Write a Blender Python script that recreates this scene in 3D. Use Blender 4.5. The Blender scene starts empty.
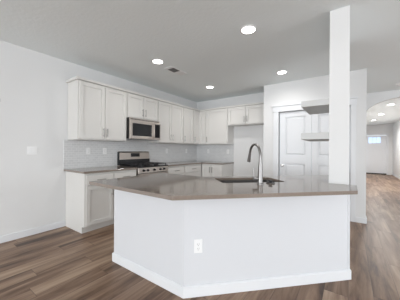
import bpy, bmesh, math
from mathutils import Vector, Matrix

C = bpy.context.scene.collection
R = math.radians
scene = bpy.context.scene

# ---------------------------------------------------------------- camera
CAM_H = 1.2422
cam_d = bpy.data.cameras.new('camera')
cam = bpy.data.objects.new('camera', cam_d); C.objects.link(cam)
cam_d.sensor_fit = 'HORIZONTAL'; cam_d.sensor_width = 36.0
cam_d.lens = 36.0 * 212.5 / 400.0
cam_d.shift_y = -0.0009
cam_d.clip_start = 0.02
ROLL = 0.0074
cam.matrix_world = (Matrix.Translation((0, 0, CAM_H)) @ Matrix.Rotation(0.6123, 4, 'Z')
                    @ Matrix.Rotation(R(90), 4, 'X') @ Matrix.Rotation(ROLL, 4, 'Z'))
scene.camera = cam

# ---------------------------------------------------------------- world, exposure
scene.view_settings.view_transform = 'Standard'
scene.view_settings.look = 'None'
scene.view_settings.gamma = 1.0
scene.view_settings.use_curve_mapping = False
scene.view_settings.exposure = 0.26
world = bpy.data.worlds.new('sky'); scene.world = world; world.use_nodes = True
bg = world.node_tree.nodes['Background']
bg.inputs[0].default_value = (0.80, 0.90, 1.0, 1); bg.inputs[1].default_value = 1.0


def area(name, loc, rot, sx, sy, power, col):
    l = bpy.data.lights.new(name, 'AREA'); l.shape = 'RECTANGLE'; l.size = sx; l.size_y = sy
    l.energy = power; l.color = col
    o = bpy.data.objects.new(name, l); C.objects.link(o); o.location = loc; o.rotation_euler = rot
    return o


# daylight entering by the windows behind the photographer
DAY = (0.93, 0.97, 1.0)
area('daylight_rear_window', (-1.9, -7.35, 1.40), (R(90), 0, 0), 2.8, 2.1, 215, DAY)
area('daylight_rear_slider', (2.4, -7.35, 1.15), (R(90), 0, 0), 3.2, 2.1, 195, DAY)
area('added_right_fill', (5.40, 1.5, 1.40), (R(90), 0, R(90)), 5.0, 1.7, 125, DAY)  # added side light, unseen source, brightens the left cabinet fronts

# ---------------------------------------------------------------- helpers


class MB:
    def __init__(s):
        s.bm = bmesh.new()

    def box(s, x0, x1, y0, y1, z0, z1):
        v = [s.bm.verts.new((x, y, z)) for z in (z0, z1) for y in (y0, y1) for x in (x0, x1)]
        for f in ((0, 2, 3, 1), (4, 5, 7, 6), (0, 1, 5, 4), (2, 6, 7, 3), (1, 3, 7, 5), (0, 4, 6, 2)):
            s.bm.faces.new([v[i] for i in f])
        return s

    def prism(s, pts, z0, z1, holes=()):
        """vertical prism of a plan polygon, with holes"""
        loops = [pts] + list(holes)
        for z in (z0, z1):
            edges = []
            rings = []
            for lp in loops:
                vs = [s.bm.verts.new((p[0], p[1], z)) for p in lp]
                rings.append(vs)
                edges += [s.bm.edges.new((vs[i], vs[(i + 1) % len(vs)])) for i in range(len(vs))]
            bmesh.ops.triangle_fill(s.bm, use_beauty=True, use_dissolve=True, edges=edges)
            if z == z0: low = rings
        for a, b in zip(low, rings):
            n = len(a)
            for i in range(n):
                s.bm.faces.new((a[i], a[(i + 1) % n], b[(i + 1) % n], b[i]))
        return s

    def section(s, pts, axis, a0, a1):
        """extrude a closed 2D section along x ('x': pts are (y,z)) or y ('y': pts are (x,z))"""
        def mk(p, a): return (a, p[0], p[1]) if axis == 'x' else (p[0], a, p[1])
        A = [s.bm.verts.new(mk(p, a0)) for p in pts]; B = [s.bm.verts.new(mk(p, a1)) for p in pts]
        n = len(pts)
        s.bm.faces.new(A); s.bm.faces.new(B)
        for i in range(n): s.bm.faces.new((A[i], A[(i + 1) % n], B[(i + 1) % n], B[i]))
        return s

    def lathe(s, prof, n=32, origin=(0, 0, 0), axis='z'):
        """profile [(r, h)] about an axis through origin"""
        o = Vector(origin); rings = []
        for r, h in prof:
            ring = []
            for k in range(n):
                a = 2 * math.pi * k / n; c, d = r * math.cos(a), r * math.sin(a)
                p = {'z': (c, d, h), 'y': (c, h, d), 'x': (h, c, d)}[axis]
                ring.append(s.bm.verts.new(o + Vector(p)))
            rings.append(ring)
        for a, b in zip(rings, rings[1:]):
            for k in range(n): s.bm.faces.new((a[k], a[(k + 1) % n], b[(k + 1) % n], b[k]))
        s.bm.faces.new(rings[0]); s.bm.faces.new(rings[-1])
        return s

    def tube(s, pts, rad, n=14):
        pts = [Vector(p) for p in pts]
        if not hasattr(rad, '__len__'): rad = [rad] * len(pts)
        up = None; rings = []
        for i, p in enumerate(pts):
            t = (pts[min(i + 1, len(pts) - 1)] - pts[max(i - 1, 0)]).normalized()
            if up is None:
                up = t.orthogonal().normalized()
            up = (up - t * up.dot(t)).normalized(); w = t.cross(up)
            rings.append([s.bm.verts.new(p + (up * math.cos(2 * math.pi * k / n) + w * math.sin(2 * math.pi * k / n)) * rad[i]) for k in range(n)])
        for a, b in zip(rings, rings[1:]):
            for k in range(n): s.bm.faces.new((a[k], a[(k + 1) % n], b[(k + 1) % n], b[k]))
        s.bm.faces.new(rings[0]); s.bm.faces.new(rings[-1])
        return s

    def build(s, name, mat, parent=None, bevel=0.0, smooth=False, seg=2):
        bmesh.ops.recalc_face_normals(s.bm, faces=s.bm.faces)
        me = bpy.data.meshes.new(name); s.bm.to_mesh(me); s.bm.free()
        me.materials.append(mat)
        if smooth:
            for p in me.polygons: p.use_smooth = True
            try: me.set_sharp_from_angle(angle=R(35))
            except Exception: pass
        o = bpy.data.objects.new(name, me); C.objects.link(o)
        if parent: o.parent = parent
        if bevel:
            m = o.modifiers.new('bevel', 'BEVEL'); m.width = bevel; m.segments = seg; m.limit_method = 'ANGLE'; m.angle_limit = R(40)
        return o


def thing(name, label, cat, loc=(0, 0, 0), rz=0, group=None):
    o = bpy.data.objects.new(name, None); C.objects.link(o)
    o.location = loc; o.rotation_euler = (0, 0, rz); o.empty_display_size = .1
    return tag(o, label, cat, group)


def tag(o, label, cat, group=None):
    o['label'] = label; o['category'] = cat
    if group: o['group'] = group
    return o


def struct(o, label=None, cat=None):
    o['kind'] = 'structure'
    if label: o['label'] = label
    if cat: o['category'] = cat
    return o


def copy_tree(o, parent=None):
    c = o.copy(); C.objects.link(c); c.parent = parent
    for ch in [x for x in bpy.data.objects if x.parent == o]: copy_tree(ch, c)
    return c


# ---------------------------------------------------------------- materials
def mat(name, col, rough=.5, metal=0.0, spec=.5, coat=0.0, bump=None, emit=None, noise=None):
    m = bpy.data.materials.new(name); m.use_nodes = True
    nt = m.node_tree; b = nt.nodes['Principled BSDF']
    b.inputs['Base Color'].default_value = (*col, 1); b.inputs['Roughness'].default_value = rough
    b.inputs['Metallic'].default_value = metal; b.inputs['Specular IOR Level'].default_value = spec
    if coat: b.inputs['Coat Weight'].default_value = coat
    if emit:
        b.inputs['Emission Color'].default_value = (*emit[0], 1); b.inputs['Emission Strength'].default_value = emit[1]
    tc = nt.nodes.new('ShaderNodeTexCoord')
    if noise:
        n = nt.nodes.new('ShaderNodeTexNoise'); n.inputs['Scale'].default_value = noise[0]
        nt.links.new(tc.outputs['Object'], n.inputs['Vector'])
        mx = nt.nodes.new('ShaderNodeMixRGB'); mx.inputs[1].default_value = (*col, 1); mx.inputs[2].default_value = (*noise[1], 1)
        nt.links.new(n.outputs['Fac'], mx.inputs[0]); nt.links.new(mx.outputs[0], b.inputs['Base Color'])
    if bump:
        n = nt.nodes.new('ShaderNodeTexNoise'); n.inputs['Scale'].default_value = bump[0]; n.inputs['Detail'].default_value = 3
        nt.links.new(tc.outputs['Object'], n.inputs['Vector'])
        bp = nt.nodes.new('ShaderNodeBump'); bp.inputs['Strength'].default_value = bump[1]; bp.inputs['Distance'].default_value = bump[2]
        nt.links.new(n.outputs['Fac'], bp.inputs['Height']); nt.links.new(bp.outputs[0], b.inputs['Normal'])
    return m


M = {}
M['wall'] = mat('wall_paint', (.76, .76, .76), .75, bump=(90, .12, .004))
M['ceiling'] = mat('ceiling_paint', (.87, .91, .915), .9, bump=(28, .25, .01))
M['trim'] = mat('trim_white', (.77, .78, .80), .4)
M['panel'] = mat('island_white', (.67, .678, .703), .6, bump=(90, .1, .003))
M['cab'] = mat('cabinet_paint', (.69, .675, .65), .38)
M['steel'] = mat('brushed_steel', (.56, .50, .455), .28, 1.0, noise=(40, (.49, .44, .40)))
M['nickel'] = mat('satin_nickel', (.33, .32, .31), .3, 1.0)
M['chrome'] = mat('faucet_steel', (.28, .27, .265), .36, 1.0)
M['black'] = mat('black_enamel', (.012, .012, .013), .22)
M['iron'] = mat('cast_iron', (.018, .018, .02), .55)
M['glass'] = mat('black_glass', (.012, .012, .014), .08, spec=.3)
M['plastic'] = mat('white_plastic', (.86, .86, .86), .35)
M['shelf'] = mat('shelf_paint', (.57, .57, .565), .5)
M['slot'] = mat('slot_dark', (.08, .08, .08), .5)
M['knob'] = mat('bright_nickel', (.72, .71, .70), .25, 1.0)
M['sink'] = mat('sink_steel', (.20, .19, .185), .3, 1.0)
M['grille'] = mat('grille_dark', (.20, .20, .20), .6)
M['lamp'] = mat('lamp_lens', (1, 1, 1), .4, emit=((1.0, .97, .92), 9.0))
M['sky'] = mat('daylight_glass', (.3, .4, .6), .1, emit=((.50, .68, 1.0), 1.0))
M['sill'] = mat('threshold', (.03, .025, .02), .5)


def counter_mat():
    m = mat('quartz_taupe', (.2, .17, .15), .09, spec=1.0)
    nt = m.node_tree; b = nt.nodes['Principled BSDF']
    tc = nt.nodes.new('ShaderNodeTexCoord'); n = nt.nodes.new('ShaderNodeTexNoise'); n.inputs['Scale'].default_value = 160
    nt.links.new(tc.outputs['Object'], n.inputs['Vector'])
    r = nt.nodes.new('ShaderNodeValToRGB'); r.color_ramp.elements[0].position = .3; r.color_ramp.elements[1].position = .7
    r.color_ramp.elements[0].color = (.205, .166, .138, 1); r.color_ramp.elements[1].color = (.252, .206, .173, 1)
    nt.links.new(n.outputs['Fac'], r.inputs[0]); nt.links.new(r.outputs[0], b.inputs['Base Color'])
    return m


M['quartz'] = counter_mat()


def floor_mat():
    m = bpy.data.materials.new('plank_floor'); m.use_nodes = True
    nt = m.node_tree; N = nt.nodes; L = nt.links; b = N['Principled BSDF']

    def math_(op, a, c=None):
        n = N.new('ShaderNodeMath'); n.operation = op
        for i, v in enumerate((a, c)):
            if v is None: continue
            if isinstance(v, (int, float)): n.inputs[i].default_value = v
            else: L.new(v, n.inputs[i])
        return n.outputs[0]
    tc = N.new('ShaderNodeTexCoord'); sp = N.new('ShaderNodeSeparateXYZ'); L.new(tc.outputs['Object'], sp.inputs[0])
    xs = math_('DIVIDE', sp.outputs[0], .178); row = math_('FLOOR', xs); fx = math_('FRACT', xs)
    w1 = N.new('ShaderNodeTexWhiteNoise'); w1.noise_dimensions = '1D'; L.new(row, w1.inputs['W'])
    ys = math_('ADD', math_('DIVIDE', sp.outputs[1], 1.22), math_('MULTIPLY', w1.outputs['Value'], 7.3))
    idx = math_('FLOOR', ys); fy = math_('FRACT', ys)
    cb = N.new('ShaderNodeCombineXYZ'); L.new(row, cb.inputs[0]); L.new(idx, cb.inputs[1])
    w2 = N.new('ShaderNodeTexWhiteNoise'); w2.noise_dimensions = '3D'; L.new(cb.outputs[0], w2.inputs['Vector'])
    g = N.new('ShaderNodeCombineXYZ')
    L.new(math_('MULTIPLY', sp.outputs[0], 8.5), g.inputs[0]); L.new(math_('MULTIPLY', sp.outputs[1], .9), g.inputs[1])
    L.new(math_('MULTIPLY', w2.outputs['Value'], 60.0), g.inputs[2])
    n1 = N.new('ShaderNodeTexNoise'); n1.inputs['Scale'].default_value = 1.0; n1.inputs['Detail'].default_value = 5; n1.inputs['Roughness'].default_value = .6
    n1.inputs['Distortion'].default_value = .6
    L.new(g.outputs[0], n1.inputs['Vector'])
    t = math_('ADD', math_('MULTIPLY', w2.outputs['Value'], .15), math_('MULTIPLY', n1.outputs['Fac'], 1.02))
    r = N.new('ShaderNodeValToRGB'); cr = r.color_ramp
    cr.elements[0].position = .36; cr.elements[0].color = (.052, .028, .018, 1)
    cr.elements[1].position = .80; cr.elements[1].color = (.42, .30, .21, 1)
    e = cr.elements.new(.5); e.color = (.170, .100, .063, 1)
    e = cr.elements.new(.66); e.color = (.29, .192, .130, 1)
    L.new(t, r.inputs[0])
    ex = math_('MINIMUM', fx, math_('SUBTRACT', 1.0, fx)); ey = math_('MINIMUM', fy, math_('SUBTRACT', 1.0, fy))
    seam = math_('MAXIMUM', math_('LESS_THAN', ex, .010), math_('LESS_THAN', ey, .0016))
    mx = N.new('ShaderNodeMixRGB'); L.new(math_('MULTIPLY', seam, .6), mx.inputs[0]); L.new(r.outputs[0], mx.inputs[1])
    mx.inputs[2].default_value = (.03, .02, .015, 1); L.new(mx.outputs[0], b.inputs['Base Color'])
    b.inputs['Roughness'].default_value = .38; b.inputs['Specular IOR Level'].default_value = .32
    bp = N.new('ShaderNodeBump'); bp.inputs['Strength'].default_value = .12; bp.inputs['Distance'].default_value = .004
    L.new(n1.outputs['Fac'], bp.inputs['Height']); L.new(bp.outputs[0], b.inputs['Normal'])
    return m


def tile_mat(name, axis):
    m = bpy.data.materials.new(name); m.use_nodes = True
    nt = m.node_tree; N = nt.nodes; L = nt.links; b = N['Principled BSDF']
    tc = N.new('ShaderNodeTexCoord'); sp = N.new('ShaderNodeSeparateXYZ'); L.new(tc.outputs['Object'], sp.inputs[0])
    cb = N.new('ShaderNodeCombineXYZ'); L.new(sp.outputs[axis], cb.inputs[0]); L.new(sp.outputs[2], cb.inputs[1])
    br = N.new('ShaderNodeTexBrick'); L.new(cb.outputs[0], br.inputs['Vector'])
    br.inputs['Scale'].default_value = 1; br.inputs['Brick Width'].default_value = .076; br.inputs['Row Height'].default_value = .038
    br.inputs['Mortar Size'].default_value = .0025; br.inputs['Mortar Smooth'].default_value = .1
    br.inputs['Color1'].default_value = (.70, .705, .71, 1); br.inputs['Color2'].default_value = (.64, .645, .65, 1)
    br.inputs['Mortar'].default_value = (.80, .80, .80, 1)
    L.new(br.outputs['Color'], b.inputs['Base Color']); b.inputs['Roughness'].default_value = .22
    return m


M['floor'] = floor_mat()
M['tile_y'] = tile_mat('grey_tile_left', 1)
M['tile_x'] = tile_mat('grey_tile_back', 0)

# ---------------------------------------------------------------- room shell
LX, BY, H = -3.724, 5.1275, 2.648        # left wall face, back wall face, ceiling height
PX0, PX1, PY = -1.538, .238, 4.60         # pantry block
REAR, RX, AY = -7.45, 5.5, 6.60           # rear wall, right wall, arch wall
HX0, HX1, HY = .05, 1.84, 14.75           # entry hall
T = .12

struct(MB().box(LX - T, RX + T, REAR - T, HY + T, -.12, 0).build('floor', M['floor']))
struct(MB().box(LX - T, RX + T, REAR - T, HY + T, H, H + .12).build('ceiling', M['ceiling']))
struct(MB().box(LX - T, LX, REAR - T, BY + T, 0, H).build('wall_left', M['wall']))
struct(MB().box(LX, PX0, BY, BY + T, 0, H).build('wall_back', M['wall']))
# pantry front wall with the double door opening, and its sides
DX0, DX1, DTOP = -1.222, .022, 2.045
struct(MB().box(PX0, DX0, PY, PY + T, 0, H).box(DX1, PX1, PY, PY + T, 0, H).box(DX0, DX1, PY, PY + T, DTOP, H)
       .build('wall_pantry', M['wall']))
struct(MB().box(PX0, PX0 + T, PY + T, BY + T, 0, H).build('wall_pantry_left', M['wall']))
struct(MB().box(PX1 - T, PX1, PY + T, AY, 0, H).build('wall_pantry_right', M['wall']))
# rear wall with a window and a glass slider opening, right wall with an unseen opening added for side light
struct(MB().box(LX, -3.2, REAR - T, REAR, 0, H).box(-.6, .8, REAR - T, REAR, 0, H).box(4.0, RX, REAR - T, REAR, 0, H)
       .box(-3.2, -.6, REAR - T, REAR, 0, .35).box(-3.2, -.6, REAR - T, REAR, 2.35, H).box(.8, 4.0, REAR - T, REAR, 2.15, H)
       .build('wall_rear', M['wall']))
struct(MB().box(RX, RX + T, REAR - T, -1.0, 0, H).box(RX, RX + T, 4.0, AY + T, 0, H)
       .box(RX, RX + T, -1.0, 4.0, 0, .5).box(RX, RX + T, -1.0, 4.0, 2.2, H).build('wall_right', M['wall']))


def window_frame(name, x0, x1, y, z0, z1, mull):
    m = MB(); w = .05
    m.box(x0, x1, y - .1, y - .02, z0, z0 + w).box(x0, x1, y - .1, y - .02, z1 - w, z1)
    for x in [x0, x1 - w] + [x0 + (x1 - x0) * k / mull - w / 2 for k in range(1, mull)]:
        m.box(x, x + w, y - .1, y - .02, z0 + w, z1 - w)
    return struct(m.build(name, M['trim']))


window_frame('window_1', -3.2, -.6, REAR, .35, 2.35, 3)
window_frame('window_2', .8, 4.0, REAR, 0, 2.15, 2)
m = MB()
for y in (-1.0, .65, 2.30, 3.95): m.box(RX + .02, RX + .1, y, y + .05, .5, 2.2)
m.box(RX + .02, RX + .1, -1.0, 4.0, .5, .55).box(RX + .02, RX + .1, -1.0, 4.0, 2.15, 2.2)
struct(m.build('window_right_added', M['trim']))  # frame of the unseen right opening, added to go with the side light

# arch wall: opening with an elliptical head
pts = [(PX1, 0), (.30, 0), (.30, 2.1)]
for k in range(1, 24):
    a = math.pi - math.pi * k / 24
    pts.append((1.1 + .8 * math.cos(a), 2.1 + .392 * math.sin(a)))
pts += [(1.9, 2.1), (1.9, 0), (RX, 0), (RX, H), (PX1, H)]
struct(MB().section(pts, 'y', AY, AY + T).build('wall_arch', M['wall']))
# hall beyond
struct(MB().box(HX0, PX1, AY + T, HY, 0, H).build('wall_hall_left', M['wall']))
struct(MB().box(HX1, HX1 + T, AY + T, HY + T, 0, H).build('wall_hall_right', M['wall']))
EX0, EX1 = .66, 1.60
struct(MB().box(PX1, EX0, HY, HY + T, 0, H).box(EX1, HX1, HY, HY + T, 0, H).box(EX0, EX1, HY, HY + T, 2.08, H)
       .build('wall_hall_end', M['wall']))

# entry door with its row of small panes
root = thing('door_1', 'white front door with three small panes at the end of the hall', 'door', (EX0, HY + .03, 0)); struct(root)
m = MB(); w = EX1 - EX0
m.box(0, w, .02, .045, .06, 2.06)
def ring(m, x0, x1, z0, z1, r, y0, y1):
    m.box(x0, x0 + r, y0, y1, z0, z1).box(x1 - r, x1, y0, y1, z0, z1)
    m.box(x0 + r, x1 - r, y0, y1, z0, z0 + r).box(x0 + r, x1 - r, y0, y1, z1 - r, z1)
m.box(0, .13, 0, .02, .06, 2.06).box(w - .13, w, 0, .02, .06, 2.06)
m.box(.13, .19, 0, .02, 1.66, 1.98).box(w - .23, w - .13, 0, .02, 1.66, 1.98)
m.box(.13, w - .13, 0, .02, 1.98, 2.06).box(.13, w - .13, 0, .02, 1.50, 1.66).box(.13, w - .13, 0, .02, .03, .26)
m.box(w / 2 - .05, w / 2 + .05, 0, .02, .26, 1.50)
m.build('door_panel', M['trim'], root)
for k in range(3):
    x0 = .19 + k * (w - .42) / 3
    MB().box(x0 + .012, x0 + (w - .42) / 3 - .012, .008, .019, 1.67, 1.97).build('pane', M['sky'], root)
MB().box(0, w, -.06, .06, 0, .055).build('threshold', M['sill'], root)
MB().lathe([(.028, 0), (.028, -.01), (.012, -.02), (.012, -.045), (.027, -.055), (.02, -.075), (.004, -.08)], 20, (.07, 0, .98), 'y').build('knob', M['nickel'], root, smooth=True)
struct(MB().box(EX0 - .08, EX0, HY - .018, HY, 0, 2.08).box(EX1, EX1 + .08, HY - .018, HY, 0, 2.08)
       .box(EX0 - .10, EX1 + .10, HY - .022, HY, 2.08, 2.18).build('trim_1', M['trim'], bevel=.003))

# pantry double door
def leaf(name, x0, x1, knob_x, label):
    root = thing(name, label, 'door', (x0, PY + .035, 0)); struct(root)
    w = x1 - x0; s = .105; m = MB()
    m.box(0, s, 0, .035, .012, 2.03).box(w - s, w, 0, .035, .012, 2.03)
    for z0, z1 in ((.012, .21), (.97, 1.135), (1.93, 2.03)): m.box(s, w - s, 0, .035, z0, z1)
    for z0, z1 in ((.21, .97), (1.135, 1.93)):
        m.box(s, w - s, .022, .030, z0, z1)
        # raised field with sloping edge
        a = [(s + .018, z0 + .018), (w - s - .018, z0 + .018), (w - s - .018, z1 - .018), (s + .018, z1 - .018)]
        b = [(s + .045, z0 + .045), (w - s - .045, z0 + .045), (w - s - .045, z1 - .045), (s + .045, z1 - .045)]
        va = [m.bm.verts.new((x, .022, z)) for x, z in a]; vb = [m.bm.verts.new((x, .005, z)) for x, z in b]
        for i in range(4): m.bm.faces.new((va[i], va[(i + 1) % 4], vb[(i + 1) % 4], vb[i]))
        m.bm.faces.new(vb)
    m.build('door_panel', M['trim'], root, bevel=.002)
    MB().lathe([(.030, 0), (.030, -.008), (.012, -.012), (.012, -.038), (.026, -.046), (.029, -.058), (.02, -.070), (.003, -.073)], 24, (knob_x, 0, .93), 'y').build('knob', M['knob'], root, smooth=True)
    return root
leaf('door_2', DX0 + .022, -.603, .062, 'left leaf of the white panelled pantry double door, knob at its left')
leaf('door_3', -.597, DX1 - .012, .55, 'right leaf of the white panelled pantry double door, partly behind the white post')
cw = .10
struct(MB().box(DX0 - cw, DX0, PY - .018, PY, 0, DTOP + .0).box(DX1, DX1 + cw - .03, PY - .018, PY, 0, DTOP)
       .box(DX0 - cw - .012, DX1 + cw - .018, PY - .022, PY, DTOP, DTOP + .11)
       .box(DX0 - cw - .03, DX1 + cw, PY - .04, PY, DTOP + .11, DTOP + .135)
       .box(DX1 - .01, DX1, PY, PY + T, 0, DTOP).build('trim_2', M['trim'], bevel=.003))

# baseboards
def bb(name, x0, x1, y0, y1, h=.092):
    return struct(MB().box(x0, x1, y0, y1, 0, h).build(name, M['trim'], bevel=.004))
bb('baseboard_left', LX, LX + .014, REAR, 1.555)
bb('baseboard_back', -2.50, PX0, BY - .014, BY)
bb('baseboard_pantry', DX1 + cw - .03, PX1 + .014, PY - .014, PY)
bb('baseboard_pantry_right', PX1, PX1 + .014, PY, AY)
bb('baseboard_pantry_left', PX0, DX0 - cw, PY - .014, PY)
bb('baseboard_niche', PX0 - .014, PX0, PY, BY - .014)
bb('baseboard_hall_left', PX1, PX1 + .014, AY + T, HY - .014)
bb('baseboard_hall_right', HX1 - .014, HX1, AY + T, HY - .014)
bb('baseboard_rear', LX + .014, .8, REAR, REAR + .014)
bb('baseboard_right', RX - .014, RX, REAR, AY - .014)
bb('baseboard_arch', 1.9, RX - .014, AY - .014, AY)

# the wing wall at the end of the island (reads as a square post from the front)
TX, TY = .010, 2.524      # outer corner of the island half wall
WX0, WX1, WY0, WY1 = -.169, -.002, 2.501, 3.37
struct(MB().box(WX0, WX1, WY0, WY1, 0, H).build('wall_wing', M['wall'], bevel=.004))
struct(MB().box(WX1, WX1 + .014, TY + .001, WY1 + .014, 0, .092).box(WX0, WX1, WY1, WY1 + .014, 0, .092).build('baseboard_wing', M['trim'], bevel=.003))

# ---------------------------------------------------------------- island
U, S, TT = (-2.13, 1.385), (-1.129, 1.385), (WX1, WY0)
isl = thing('kitchen_island', 'white painted angled half wall of the kitchen island on the plank floor', 'kitchen island', (-1.129, 1.385, 0))
ox, oy = isl.location[0], isl.location[1]
def rel(pts): return [(p[0] - ox, p[1] - oy) for p in pts]
wx = WX1 + .0006; wy = WY0 - .0006
MB().prism(rel([U, S, (TX, TY), (wx, TY), (wx, wy), (WX0, wy), (-1.1766, 1.5), (-2.13, 1.5)]), 0, .8835).build('wall_panel', M['panel'], isl)
d = .014; k = d * math.tan(R(22.5))
o2 = d / math.sqrt(2)
MB().prism(rel([(U[0] - d, U[1] - d), (S[0] + k, S[1] - d), (TX + d, TY - d * .414), (TX + d, TY), (TX, TY), S, U, (U[0], 1.5), (U[0] - d, 1.5)]), 0, .088).build('baseboard', M['trim'], isl, bevel=.004)
MB().prism(rel([(U[0] - .008, U[1] - .008), (S[0] + .0033, S[1] - .008), (TX + .008, TY - .0033), (TX + .008, TY), (TX, TY), S, U]), .088, .096).build('baseboard_cap', M['trim'], isl)

F = Vector((-1.014, 1.107)); e = Vector((.70711, .70711)); q = Vector((-.70711, .70711)); W = 1.02
def AP(a, p): v = F + e * a + q * p; return (v.x, v.y)
Cc = (F.x - W * math.tan(R(22.5)), F.y + W)
xe = .060
Rr = (xe, F.y + (xe - F.x))
yb = Cc[1] + (WX0 - Cc[0])
SA0, SA1, SP0, SP1 = .52, 1.20, .52, .90
hole = []
for (ca, cp, a0) in ((SA1 - .05, SP1 - .05, 0), (SA0 + .05, SP1 - .05, 90), (SA0 + .05, SP0 + .05, 180), (SA1 - .05, SP0 + .05, 270)):
    for j in range(5):
        a = R(a0 + j * 22.5); hole.append(AP(ca + .05 * math.cos(a), cp + .05 * math.sin(a)))
outline = [(-2.135, F.y), (F.x, F.y), Rr, (xe, WY0 + .002), (WX1 + .001, WY0 + .002), (WX1 + .001, WY0 - .001), (WX0 - .001, WY0 - .001), (WX0 - .001, yb), Cc, (-2.135, Cc[1])]
tag(MB().prism(outline, .884, .914, [hole]).build('island_countertop', M['quartz'], bevel=.002),
    'glossy taupe quartz countertop of the angled island, wrapping the white post', 'countertop')

# undermount sink
c = AP((SA0 + SA1) / 2, (SP0 + SP1) / 2)
snk = thing('kitchen_sink', 'dark stainless undermount sink set into the island countertop', 'sink', (c[0], c[1], .883), R(45))
def rrect(hx, hy, r, n=5):
    out = []
    for sx, sy, a0 in ((1, 1, 0), (-1, 1, 90), (-1, -1, 180), (1, -1, 270)):
        for j in range(n):
            a = R(a0 + 90 * j / (n - 1)); out.append((sx * (hx - r) + r * math.cos(a), sy * (hy - r) + r * math.sin(a)))
    return out
bm = MB(); hx, hy = (SA1 - SA0) / 2, (SP1 - SP0) / 2
rings = []
for (ix, z) in ((.02, 0), (-.004, 0), (-.004, -.16), (-.02, -.19), (-.05, -.20)):
    rings.append([bm.bm.verts.new((x, y, z)) for x, y in rrect(hx + ix, hy + ix, .05 + max(ix, -.01))])
for a, b in zip(rings, rings[1:]):
    for i in range(len(a)): bm.bm.faces.new((a[i], a[(i + 1) % len(a)], b[(i + 1) % len(a)], b[i]))
bm.bm.faces.new(rings[-1])
bowl = bm.build('bowl', M['sink'], snk, smooth=True)
so = bowl.modifiers.new('thick', 'SOLIDIFY'); so.thickness = .0015
MB().lathe([(.045, -.1985), (.045, -.196), (.03, -.197), (.028, -.1985)], 24).build('drain', M['chrome'], snk, smooth=True)

# faucet
fp = AP(.855, .405)
fc = thing('kitchen_faucet', 'brushed steel gooseneck pull-down faucet standing in front of the sink', 'faucet', (fp[0], fp[1], .9142), R(45))
MB().lathe([(.031, 0), (.031, .008), (.025, .014), (.024, .05), (.022, .13), (.017, .20), (.0125, .235)], 28).build('body', M['chrome'], fc, smooth=True)
Rn = .127; zt = .260
pts = [(0, 0, .225), (0, 0, zt)]
for j in range(1, 15):
    a = math.pi * j / 14 * .93
    pts.append((0, Rn - Rn * math.cos(a), zt + Rn * math.sin(a)))
ey, ez = pts[-1][1], pts[-1][2]; dy, dz = pts[-1][1] - pts[-2][1], pts[-1][2] - pts[-2][2]
ln = math.hypot(dy, dz); dy /= ln; dz /= ln
MB().tube(pts, .0125, 16).build('neck', M['chrome'], fc, smooth=True)
MB().tube([(0, ey, ez), (0, ey + dy * .05, ez + dz * .05), (0, ey + dy * .09, ez + dz * .09)], [.014, .0165, .019], 18).build('spray_head', M['chrome'], fc, smooth=True)
lv = MB().tube([(-.02, 0, .055), (-.072, 0, .055)], .014, 14)
lv = lv.build('lever_hub', M['chrome'], fc, smooth=True)
MB().tube([(-.066, 0, .06), (-.068, 0, .10), (-.072, 0, .145)], [.006, .005, .0045], 10).build('lever', M['chrome'], lv, smooth=True)
sp_ = AP(.985, .45)
so_ = thing('sink_stopper', 'low black sink stopper lying on the countertop right of the faucet', 'sink stopper', (sp_[0], sp_[1], .9142))
MB().lathe([(.040, 0), (.042, .004), (.040, .010), (.016, .013), (.014, .020), (.020, .024), (.019, .034), (.004, .036)], 28).build('cap', M['iron'], so_, smooth=True)
MB().lathe([(.0425, .003), (.0435, .006), (.0425, .009)], 28).build('rim', M['chrome'], so_, smooth=True)

# ---------------------------------------------------------------- cabinets
def shaker(m, w, h, t=.020, r=.058, dep=.014):
    """door/drawer front in x 0..w, z 0..h, face at y=-t"""
    m.box(0, r, -t, 0, 0, h).box(w - r, w, -t, 0, 0, h)
    m.box(r, w - r, -t, 0, 0, r).box(r, w - r, -t, 0, h - r, h)
    m.box(r, w - r, -t + dep, -.002, r, h - r)
    return m


def bar(parent, x, z, L, vert):
    """bar pull centred on x,z in the front's plane"""
    o = bpy.data.objects.new('handle', None)
    m = MB(); y = -.019 - .028; hl = L / 2
    if vert:
        m.tube([(x, y, z - hl), (x, y, z + hl)], .0068, 10)
        for s in (-1, 1): m.tube([(x, -.019, z + s * hl * .72), (x, y, z + s * hl * .72)], .0045, 8)
    else:
        m.tube([(x - hl, y, z), (x + hl, y, z)], .0068, 10)
        for s in (-1, 1): m.tube([(x + s * hl * .72, -.019, z), (x + s * hl * .72, y, z)], .0045, 8)
    bpy.data.objects.remove(o)
    return m.build('handle', M['nickel'], parent, smooth=True)


def front(root, kind, x, z, w, h, handle):
    """kind door/drawer; handle: None, 'L','R' (vertical; door side) + 'T'/'B', or 'H'"""
    m = MB()
    if kind == 'drawer' and h < .2:
        m.box(0, w, -.019, 0, 0, h); o = m.build('drawer', M['cab'], root, bevel=.003)
    else:
        o = shaker(m, w, h).build(kind, M['cab'], root, bevel=.0015, seg=1)
    o.location = (x, -.0005, z)
    if handle == 'H': bar(o, w / 2, h / 2, .14, False)
    elif handle:
        bar(o, .03 if handle[0] == 'L' else w - .03, (h - .11) if handle[1] == 'T' else .11, .14, True)
    return o


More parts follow.
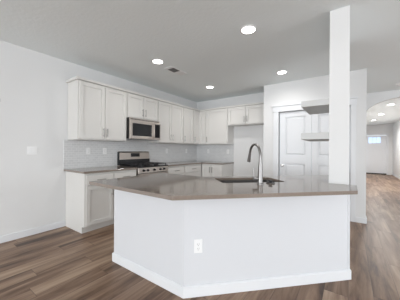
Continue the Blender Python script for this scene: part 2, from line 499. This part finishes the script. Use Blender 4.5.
def cabinet(name, label, loc, rz, w, d, z0, z1, fronts, kick=False, crown=None, side_over=0, group=None, gap=.0):
    """origin at the front left floor corner; local +y runs to the wall; fronts = [(kind,x,z,w,h,handle)]"""
    group = group or ('wall cabinets' if name == 'wall_cabinet' else 'base cabinets')
    root = thing(name, label, 'cabinet', (loc[0], loc[1], z0), rz, group)
    h = z1 - z0; t = .018; m = MB(); kz = .10 if kick else 0
    if kick:
        m.box(0, t, .0, d, kz, h).box(w - t, w, .0, d, kz, h)
        m.box(0, t, .07, d, 0, kz).box(w - t, w, .07, d, 0, kz)
        m.box(t, w - t, d - .008, d, 0, h)
        m.box(t, w - t, .02, d - .008, kz, kz + t)
    else:
        m.box(0, t, 0, d, 0, h).box(w - t, w, 0, d, 0, h).box(t, w - t, d - .008, d, 0, h)
        m.box(t, w - t, .02, d - .008, 0, t).box(t, w - t, .02, d - .008, h - t, h)
    m.build('carcass', M['cab'], root)
    # face frame: surrounds every front
    m = MB(); s = .032
    m.box(t, s + t, 0, .02, kz, h).box(w - s - t, w - t, 0, .02, kz, h)
    m.box(s + t, w - s - t, 0, .02, kz, kz + .035).box(s + t, w - s - t, 0, .02, h - .035, h)
    xs = sorted({round(f[1], 4) for f in fronts}); zs = sorted({round(f[2], 4) for f in fronts})
    for x in xs[1:]: m.box(x - .022, x + .010, .0, .02, kz + .035, h - .035)
    for z in zs[1:]: m.box(s + t, w - s - t, .001, .0195, z - .022, z + .010)
    m.build('face_frame', M['cab'], root)
    if kick: MB().box(t, w - t, .07, .082, 0, kz).build('toe_kick', M['cab'], root)
    for f in fronts: front(root, *f)
    return root


def doors_w(w, n, margin=.018, gap=.012):
    dw = (w - 2 * margin - (n - 1) * gap) / n
    return dw, [margin + i * (dw + gap) for i in range(n)]


BF = LX + .60; UF = LX + .33       # front planes of base and wall cabinets on the left wall
BH = .883
def base_fronts(w, n, handles, drawers=True):
    dw, xs = doors_w(w, n); out = []
    for x, hd in zip(xs, handles):
        if drawers:
            out.append(('door', x, .115, dw, .575, hd)); out.append(('drawer', x, .705, dw, .145, 'H'))
        else: out.append(('door', x, .115, dw, .735, hd))
    return out


LB = R(90)
w = 2.466 - 1.555
cabinet('base_cabinet', 'light grey base cabinet with two doors under two drawers, left of the range', (BF, 1.555), LB, w, .598, 0, BH, base_fronts(w, 2, ('RT', 'LT')), True)
dw, xs = doors_w(.59, 1)
def three(w):
    dw, xs = doors_w(w, 1)
    return [('drawer', xs[0], .115, dw, .27, 'H'), ('drawer', xs[0], .40, dw, .29, 'H'), ('drawer', xs[0], .705, dw, .145, 'H')]
cabinet('drawer_cabinet', 'light grey drawer base cabinet standing right next to the range', (BF, 3.246), LB, .564, .598, 0, BH, three(.564), True)
cabinet('drawer_cabinet', 'light grey drawer base cabinet next to the back corner', (BF, 3.812), LB, .69, .598, 0, BH, three(.69), True)
w = 3.122 - 2.522
cabinet('base_cabinet', 'light grey base cabinet with two tall doors on the back wall', (-3.122, BY - .60), 0, w, .598, 0, BH, base_fronts(w, 2, ('RT', 'LT'), False), True)
cabinet('base_cabinet', 'light grey cabinet under the left wing of the island, kitchen side', (-1.51, 2.102), R(180), .58, .598, 0, BH, base_fronts(.58, 1, ('RT',)), True)
c = AP(1.50, .988)
cabinet('base_cabinet', 'light grey sink base cabinet under the island sink, kitchen side', c, R(225), 1.02, .598, 0, BH, base_fronts(1.02, 2, ('RT', 'LT'), False), True)

UZ0, UZ1 = 1.387, 2.30
def upper_fronts(w, h, n, handles, z=.018):
    dw, xs = doors_w(w, n, .016, .010)
    return [('door', x, z, dw, h - 2 * z, hd) for x, hd in zip(xs, handles)]
def upper(label, loc, rz, w, z0, z1, handles, d=.328):
    return cabinet('wall_cabinet', label, loc, rz, w, d, z0, z1, upper_fronts(w, z1 - z0, len(handles), handles))
upper('light grey two-door wall cabinet at the near end of the left wall run', (UF, 1.578), LB, .868, UZ0, UZ1, ('RB', 'LB'))
upper('short light grey two-door wall cabinet above the microwave', (UF, 2.450), LB, .772, 1.835, UZ1, ('RB', 'LB'))
upper('light grey two-door wall cabinet right of the microwave', (UF, 3.226), LB, .854, UZ0, UZ1, ('RB', 'LB'))
upper('light grey single-door wall cabinet on the left wall near the corner', (UF, 4.082), LB, .42, UZ0, UZ1, ('LB',))
upper('narrow light grey wall cabinet tight in the left wall corner', (UF, 4.504), LB, .292, UZ0, UZ1, ('LB',))
UBY = BY - .33
upper('narrow light grey wall cabinet on the back wall beside the corner', (-3.392, UBY), 0, .214, UZ0, UZ1, (None,))
upper('wide light grey single-door wall cabinet on the back wall', (-3.176, UBY), 0, .660, UZ0, UZ1, ('LB',))
upper('short light grey two-door wall cabinet above the empty fridge space', (-2.512, UBY), 0, .968, 1.855, UZ1, ('RB', 'LB'))

# crown strips
def crown_sec(m, x0, x1, y0, y1):
    m.box(x0, x1, y0, y1, 2.301, 2.322)
# left run strip (continuous) and back run strip
tag(MB().box(LX + .001, UF + .034, 1.548, UBY - .036, 2.301, 2.34).build('crown_moulding', M['cab'], bevel=.006), 'light grey crown moulding capping the left wall cabinets', 'moulding')
tag(MB().box(LX + .001, PX0 - .001, UBY - .034, BY - .001, 2.301, 2.34).build('crown_moulding', M['cab'], bevel=.006), 'light grey crown moulding capping the back wall cabinets', 'moulding')

# perimeter countertops
tag(MB().box(LX + .001, BF + .035, 1.525, 2.470, .884, .914).build('countertop', M['quartz'], bevel=.002), 'taupe quartz countertop left of the range', 'countertop')
cx = BF + .035; cy = BY - .60 - .035
tag(MB().prism([(LX + .001, 3.243), (cx, 3.243), (cx, cy), (-2.50, cy), (-2.50, BY - .001), (LX + .001, BY - .001)], .884, .914).build('countertop', M['quartz'], bevel=.002), 'L-shaped taupe quartz countertop turning the back corner right of the range', 'countertop')

# backsplash
struct(MB().box(LX, LX + .008, 1.522, BY - .008, .915, 1.386).build('trim_3', M['tile_y']))
struct(MB().box(LX, -2.515, BY - .008, BY, .915, 1.386).build('trim_4', M['tile_x']))

# ---------------------------------------------------------------- range
RW = .764
rg = thing('kitchen_range', 'stainless gas range with black cooktop on the left wall', 'stove', (BF + .02, 2.475, 0), LB)
D = .615
MB().box(0, RW, .02, D, .08, .905).box(.04, RW - .04, .06, D - .02, 0, .08).build('body', M['black'], rg, bevel=.003)
dr = MB().box(.005, RW - .005, -.015, .019, .10, .27).build('drawer', M['steel'], rg, bevel=.004)
od = MB().box(.005, RW - .005, -.02, .019, .28, .79).build('oven_door', M['steel'], rg, bevel=.004)
MB().box(.12, RW - .12, -.0225, -.0205, .36, .66).build('window', M['glass'], od)
MB().tube([(.05, -.065, .745), (RW - .05, -.065, .745)], .011, 14).tube([(.09, -.02, .745), (.09, -.065, .745)], .008, 10).tube([(RW - .09, -.02, .745), (RW - .09, -.065, .745)], .008, 10).build('handle', M['steel'], od, smooth=True)
cp = MB().section([(.019, .80), (-.03, .80), (-.015, .90), (.019, .905)], 'x', .003, RW - .003).build('control_panel', M['steel'], rg, bevel=.003)
for x in (.12, .22, .38, .54, .64):
    MB().lathe([(.024, 0), (.024, -.006), (.019, -.008), (.017, -.032), (.003, -.033)], 20, (x, -.023, .85), 'y').build('knob', M['black'], rg, smooth=True)
MB().box(.002, RW - .002, -.02, D - .07, .906, .922).build('cooktop', M['black'], rg, bevel=.004)
for x in (.19, .57):
    for y in (.13, .40):
        MB().lathe([(.05, .9225), (.05, .932), (.038, .936), (.036, .944), (.003, .945)], 24, (x, y, 0)).build('burner', M['iron'], rg, smooth=True)
for g in range(3):
    x0 = .02 + g * .243; x1 = x0 + .238
    m = MB(); z0, z1 = .950, .962
    for y in (.02, .52): m.box(x0, x1, y, y + .012, z0, z1)
    for x in (x0, x1 - .012): m.box(x, x + .012, .02, .532, z0, z1)
    for j in range(1, 4): m.box(x0, x1, .02 + j * .125, .032 + j * .125, z0, z1)
    xm = (x0 + x1) / 2; m.box(xm - .006, xm + .006, .02, .532, z0, z1)
    for x in (x0, x1 - .012):
        for y in (.02, .52): m.box(x, x + .012, y, y + .012, .9225, z0)
    m.build('grate', M['iron'], rg)
bgd = MB().section([(D - .075, .90), (D, .90), (D, 1.19), (D - .035, 1.195), (D - .06, 1.17), (D - .068, 1.02), (D - .066, .985)], 'x', .004, RW - .004).build('backguard', M['steel'], rg, bevel=.004)
MB().section([(D - .080, .923), (D - .070, .923), (D - .070, 1.035), (D - .075, 1.035)], 'x', .004, RW - .004).build('backguard_vent', M['black'], bgd)
MB().section([(D - .0685, 1.085), (D - .062, 1.085), (D - .058, 1.16), (D - .0645, 1.16)], 'x', .27, .49).build('display', M['glass'], bgd)
MB().box(.0, .0035, D - .07, D, .923, 1.185).build('side_cap', M['black'], bgd)

# ---------------------------------------------------------------- microwave
MZ0, MZ1 = 1.440, 1.832
mw = thing('microwave', 'stainless over-the-range microwave with a dark window under the short cabinet', 'microwave', (LX + .40, 2.453, MZ0), LB)
mh = MZ1 - MZ0; mwd = .766
MB().box(0, mwd, 0, .398, 0, mh).build('body', M['black'], mw, bevel=.003)
MB().box(.0, mwd, -.004, .0, mh - .045, mh).build('vent_panel', M['steel'], mw)
m = MB()
for j in range(22): m.box(.03 + j * .0325, .052 + j * .0325, -.0048, -.0042, mh - .032, mh - .014)
m.build('vent_slots', M['iron'], mw)['kind'] = 'stuff'
mdr = MB(); dx1 = .585
ring_ = [(0.0, dx1, 0.0, mh - .048)]
mdr.box(0, .055, -.03, -.0005, 0, mh - .048).box(dx1 - .055, dx1, -.03, -.0005, 0, mh - .048).box(.055, dx1 - .055, -.03, -.0005, 0, .055).box(.055, dx1 - .055, -.03, -.0005, mh - .10, mh - .048)
md = mdr.build('door', M['steel'], mw, bevel=.003)
MB().box(.055, dx1 - .055, -.026, -.001, .055, mh - .10).build('window', M['glass'], md)
MB().tube([(dx1 - .02, -.032, .03), (dx1 - .02, -.062, .05), (dx1 - .02, -.062, mh - .10), (dx1 - .02, -.032, mh - .08)], .011, 12).build('handle', M['steel'], md, smooth=True)
MB().box(dx1 + .003, mwd, -.03, -.0005, 0, mh - .048).build('control_bezel', M['steel'], mw, bevel=.003)
MB().box(dx1 + .02, mwd - .02, -.032, -.0305, .04, mh - .075).build('control_panel', M['glass'], mw)

# ---------------------------------------------------------------- wall plates
def plate(name, label, cat, loc, rz, kind, w=.072, h=.116, group=None):
    """back of the plate at loc, face toward local -y"""
    o = thing(name, label, cat, loc, rz, group)
    MB().box(-w / 2, w / 2, -.006, -.0003, -h / 2, h / 2).build('plate', M['plastic'], o, bevel=.003)
    if kind == 'outlet':
        MB().box(-.017, .017, -.0085, -.006, -.034, .034).build('receptacle', M['plastic'], o, bevel=.002)
        m = MB()
        for z in (-.019, .019):
            m.box(-.008, -.006, -.0092, -.0086, z - .005, z + .006).box(.006, .008, -.0092, -.0086, z - .005, z + .006).box(-.0025, .0025, -.0092, -.0086, z - .013, z - .009)
        m.build('slots', M['slot'], o)
    else:
        for x in ((-.023, .023) if w > .09 else (0,)):
            MB().box(x - .016, x + .016, -.010, -.006, -.033, .033).build('rocker', M['plastic'], o, bevel=.002)
    return o


tl = LX + .008; tb = BY - .008
for y, lb in ((1.908, 'white outlet on the grey tile, leftmost of the backsplash outlets'),
              (2.213, 'white outlet on the grey tile close to the left of the range'),
              (3.851, 'white outlet on the left wall tile right of the range'),
              (4.624, 'white outlet on the left wall tile nearest the corner')):
    plate('wall_outlet', lb, 'outlet', (tl, y, 1.205), LB, 'outlet', group='backsplash outlets')
for x, lb in ((-3.303, 'white outlet on the back wall tile nearest the corner'),
              (-2.677, 'white outlet on the back wall tile next to the fridge space')):
    plate('wall_outlet', lb, 'outlet', (x, tb, 1.195), 0, 'outlet', group='backsplash outlets')
plate('wall_outlet', 'white outlet low on the island half wall', 'outlet', (-1.129 + .085, 1.385 + .085, .425), R(45), 'outlet')
plate('light_switch', 'white double rocker light switch on the bare left wall', 'light switch', (LX, 1.11, 1.212), LB, 'switch', w=.118)
# the bracket at the edge of the frame
th = thing('wall_hook', 'small grey coat hook on the left wall at the edge of the photo', 'hook', (LX, .745, 1.865), LB)
MB().box(-.02, .02, -.004, -.0003, -.02, .02).build('plate', M['nickel'], th, bevel=.001)
MB().tube([(0, -.004, 0), (0, -.025, -.004), (0, -.032, .014)], .005, 10).build('peg', M['nickel'], th, smooth=True)

# ---------------------------------------------------------------- floating shelves on the wing wall
def shelf(z0, z1, label):
    tag(MB().box(WX0 - .258, WX0 - .0005, WY0 + .003, WY0 + .585, z0, z1).build('floating_shelf', M['shelf'], bevel=.003), label, 'shelf', 'floating shelves')
shelf(1.708, 1.772, 'upper thick white floating shelf left of the white post')
shelf(1.359, 1.428, 'lower thick white floating shelf left of the white post')

# ---------------------------------------------------------------- ceiling fittings
def downlight(x, y, label, r=.078, power=19, group='recessed ceiling lights'):
    o = thing('ceiling_light', label, 'ceiling light', (x, y, H), 0, group)
    MB().lathe([(r + .018, -.0005), (r + .018, -.006), (r, -.009), (r, -.0005)], 40).build('trim_ring', M['plastic'], o, smooth=True)
    MB().lathe([(r - .002, -.001), (r - .002, -.006), (r * .5, -.009), (.002, -.010)], 40).build('lens', M['lamp'], o, smooth=True)
    l = bpy.data.lights.new('downlight_glow', 'SPOT'); l.energy = power; l.color = (1, .985, .965); l.spot_size = R(173); l.spot_blend = .75; l.shadow_soft_size = .07
    lo = bpy.data.objects.new('downlight_glow', l); C.objects.link(lo); lo.parent = o; lo.location = (0, 0, -.03)
    return o


downlight(-.972, 2.345, 'large round recessed ceiling light nearest the camera, over the island')
downlight(-2.512, 2.386, 'recessed ceiling light beside the ceiling vent')
downlight(-2.564, 4.018, 'recessed ceiling light near the kitchen back corner')
downlight(-1.001, 3.971, 'recessed ceiling light in front of the pantry doors')
downlight(1.018, 8.533, 'nearest of the three small hall ceiling lights behind the arch', r=.085, power=110)
downlight(.982, 10.609, 'middle of the three small hall ceiling lights behind the arch', r=.085, power=110)
downlight(.90, 12.508, 'farthest of the three small hall ceiling lights, near the front door', r=.085, power=110)

vt = thing('ceiling_vent', 'white rectangular ceiling vent with a dark grille', 'vent', (-2.54, 2.86, H))
MB().box(-.085, .085, -.21, .21, -.008, -.0005).build('plate', M['plastic'], vt, bevel=.003)
MB().box(-.068, .068, -.15, .02, -.0095, -.0082).build('grille', M['grille'], vt)
m = MB()
for j in range(9): m.box(-.065, .065, -.137 + j * .0155, -.133 + j * .0155, -.013, -.0097)
m.build('louvres', M['grille'], vt)

sd = thing('smoke_detector', 'round white smoke detector on the ceiling at the right edge', 'smoke detector', (.858, 5.98, H))
MB().lathe([(.075, -.0005), (.075, -.012), (.068, -.016), (.062, -.034), (.05, -.042), (.003, -.044)], 36).build('housing', M['plastic'], sd, smooth=True)
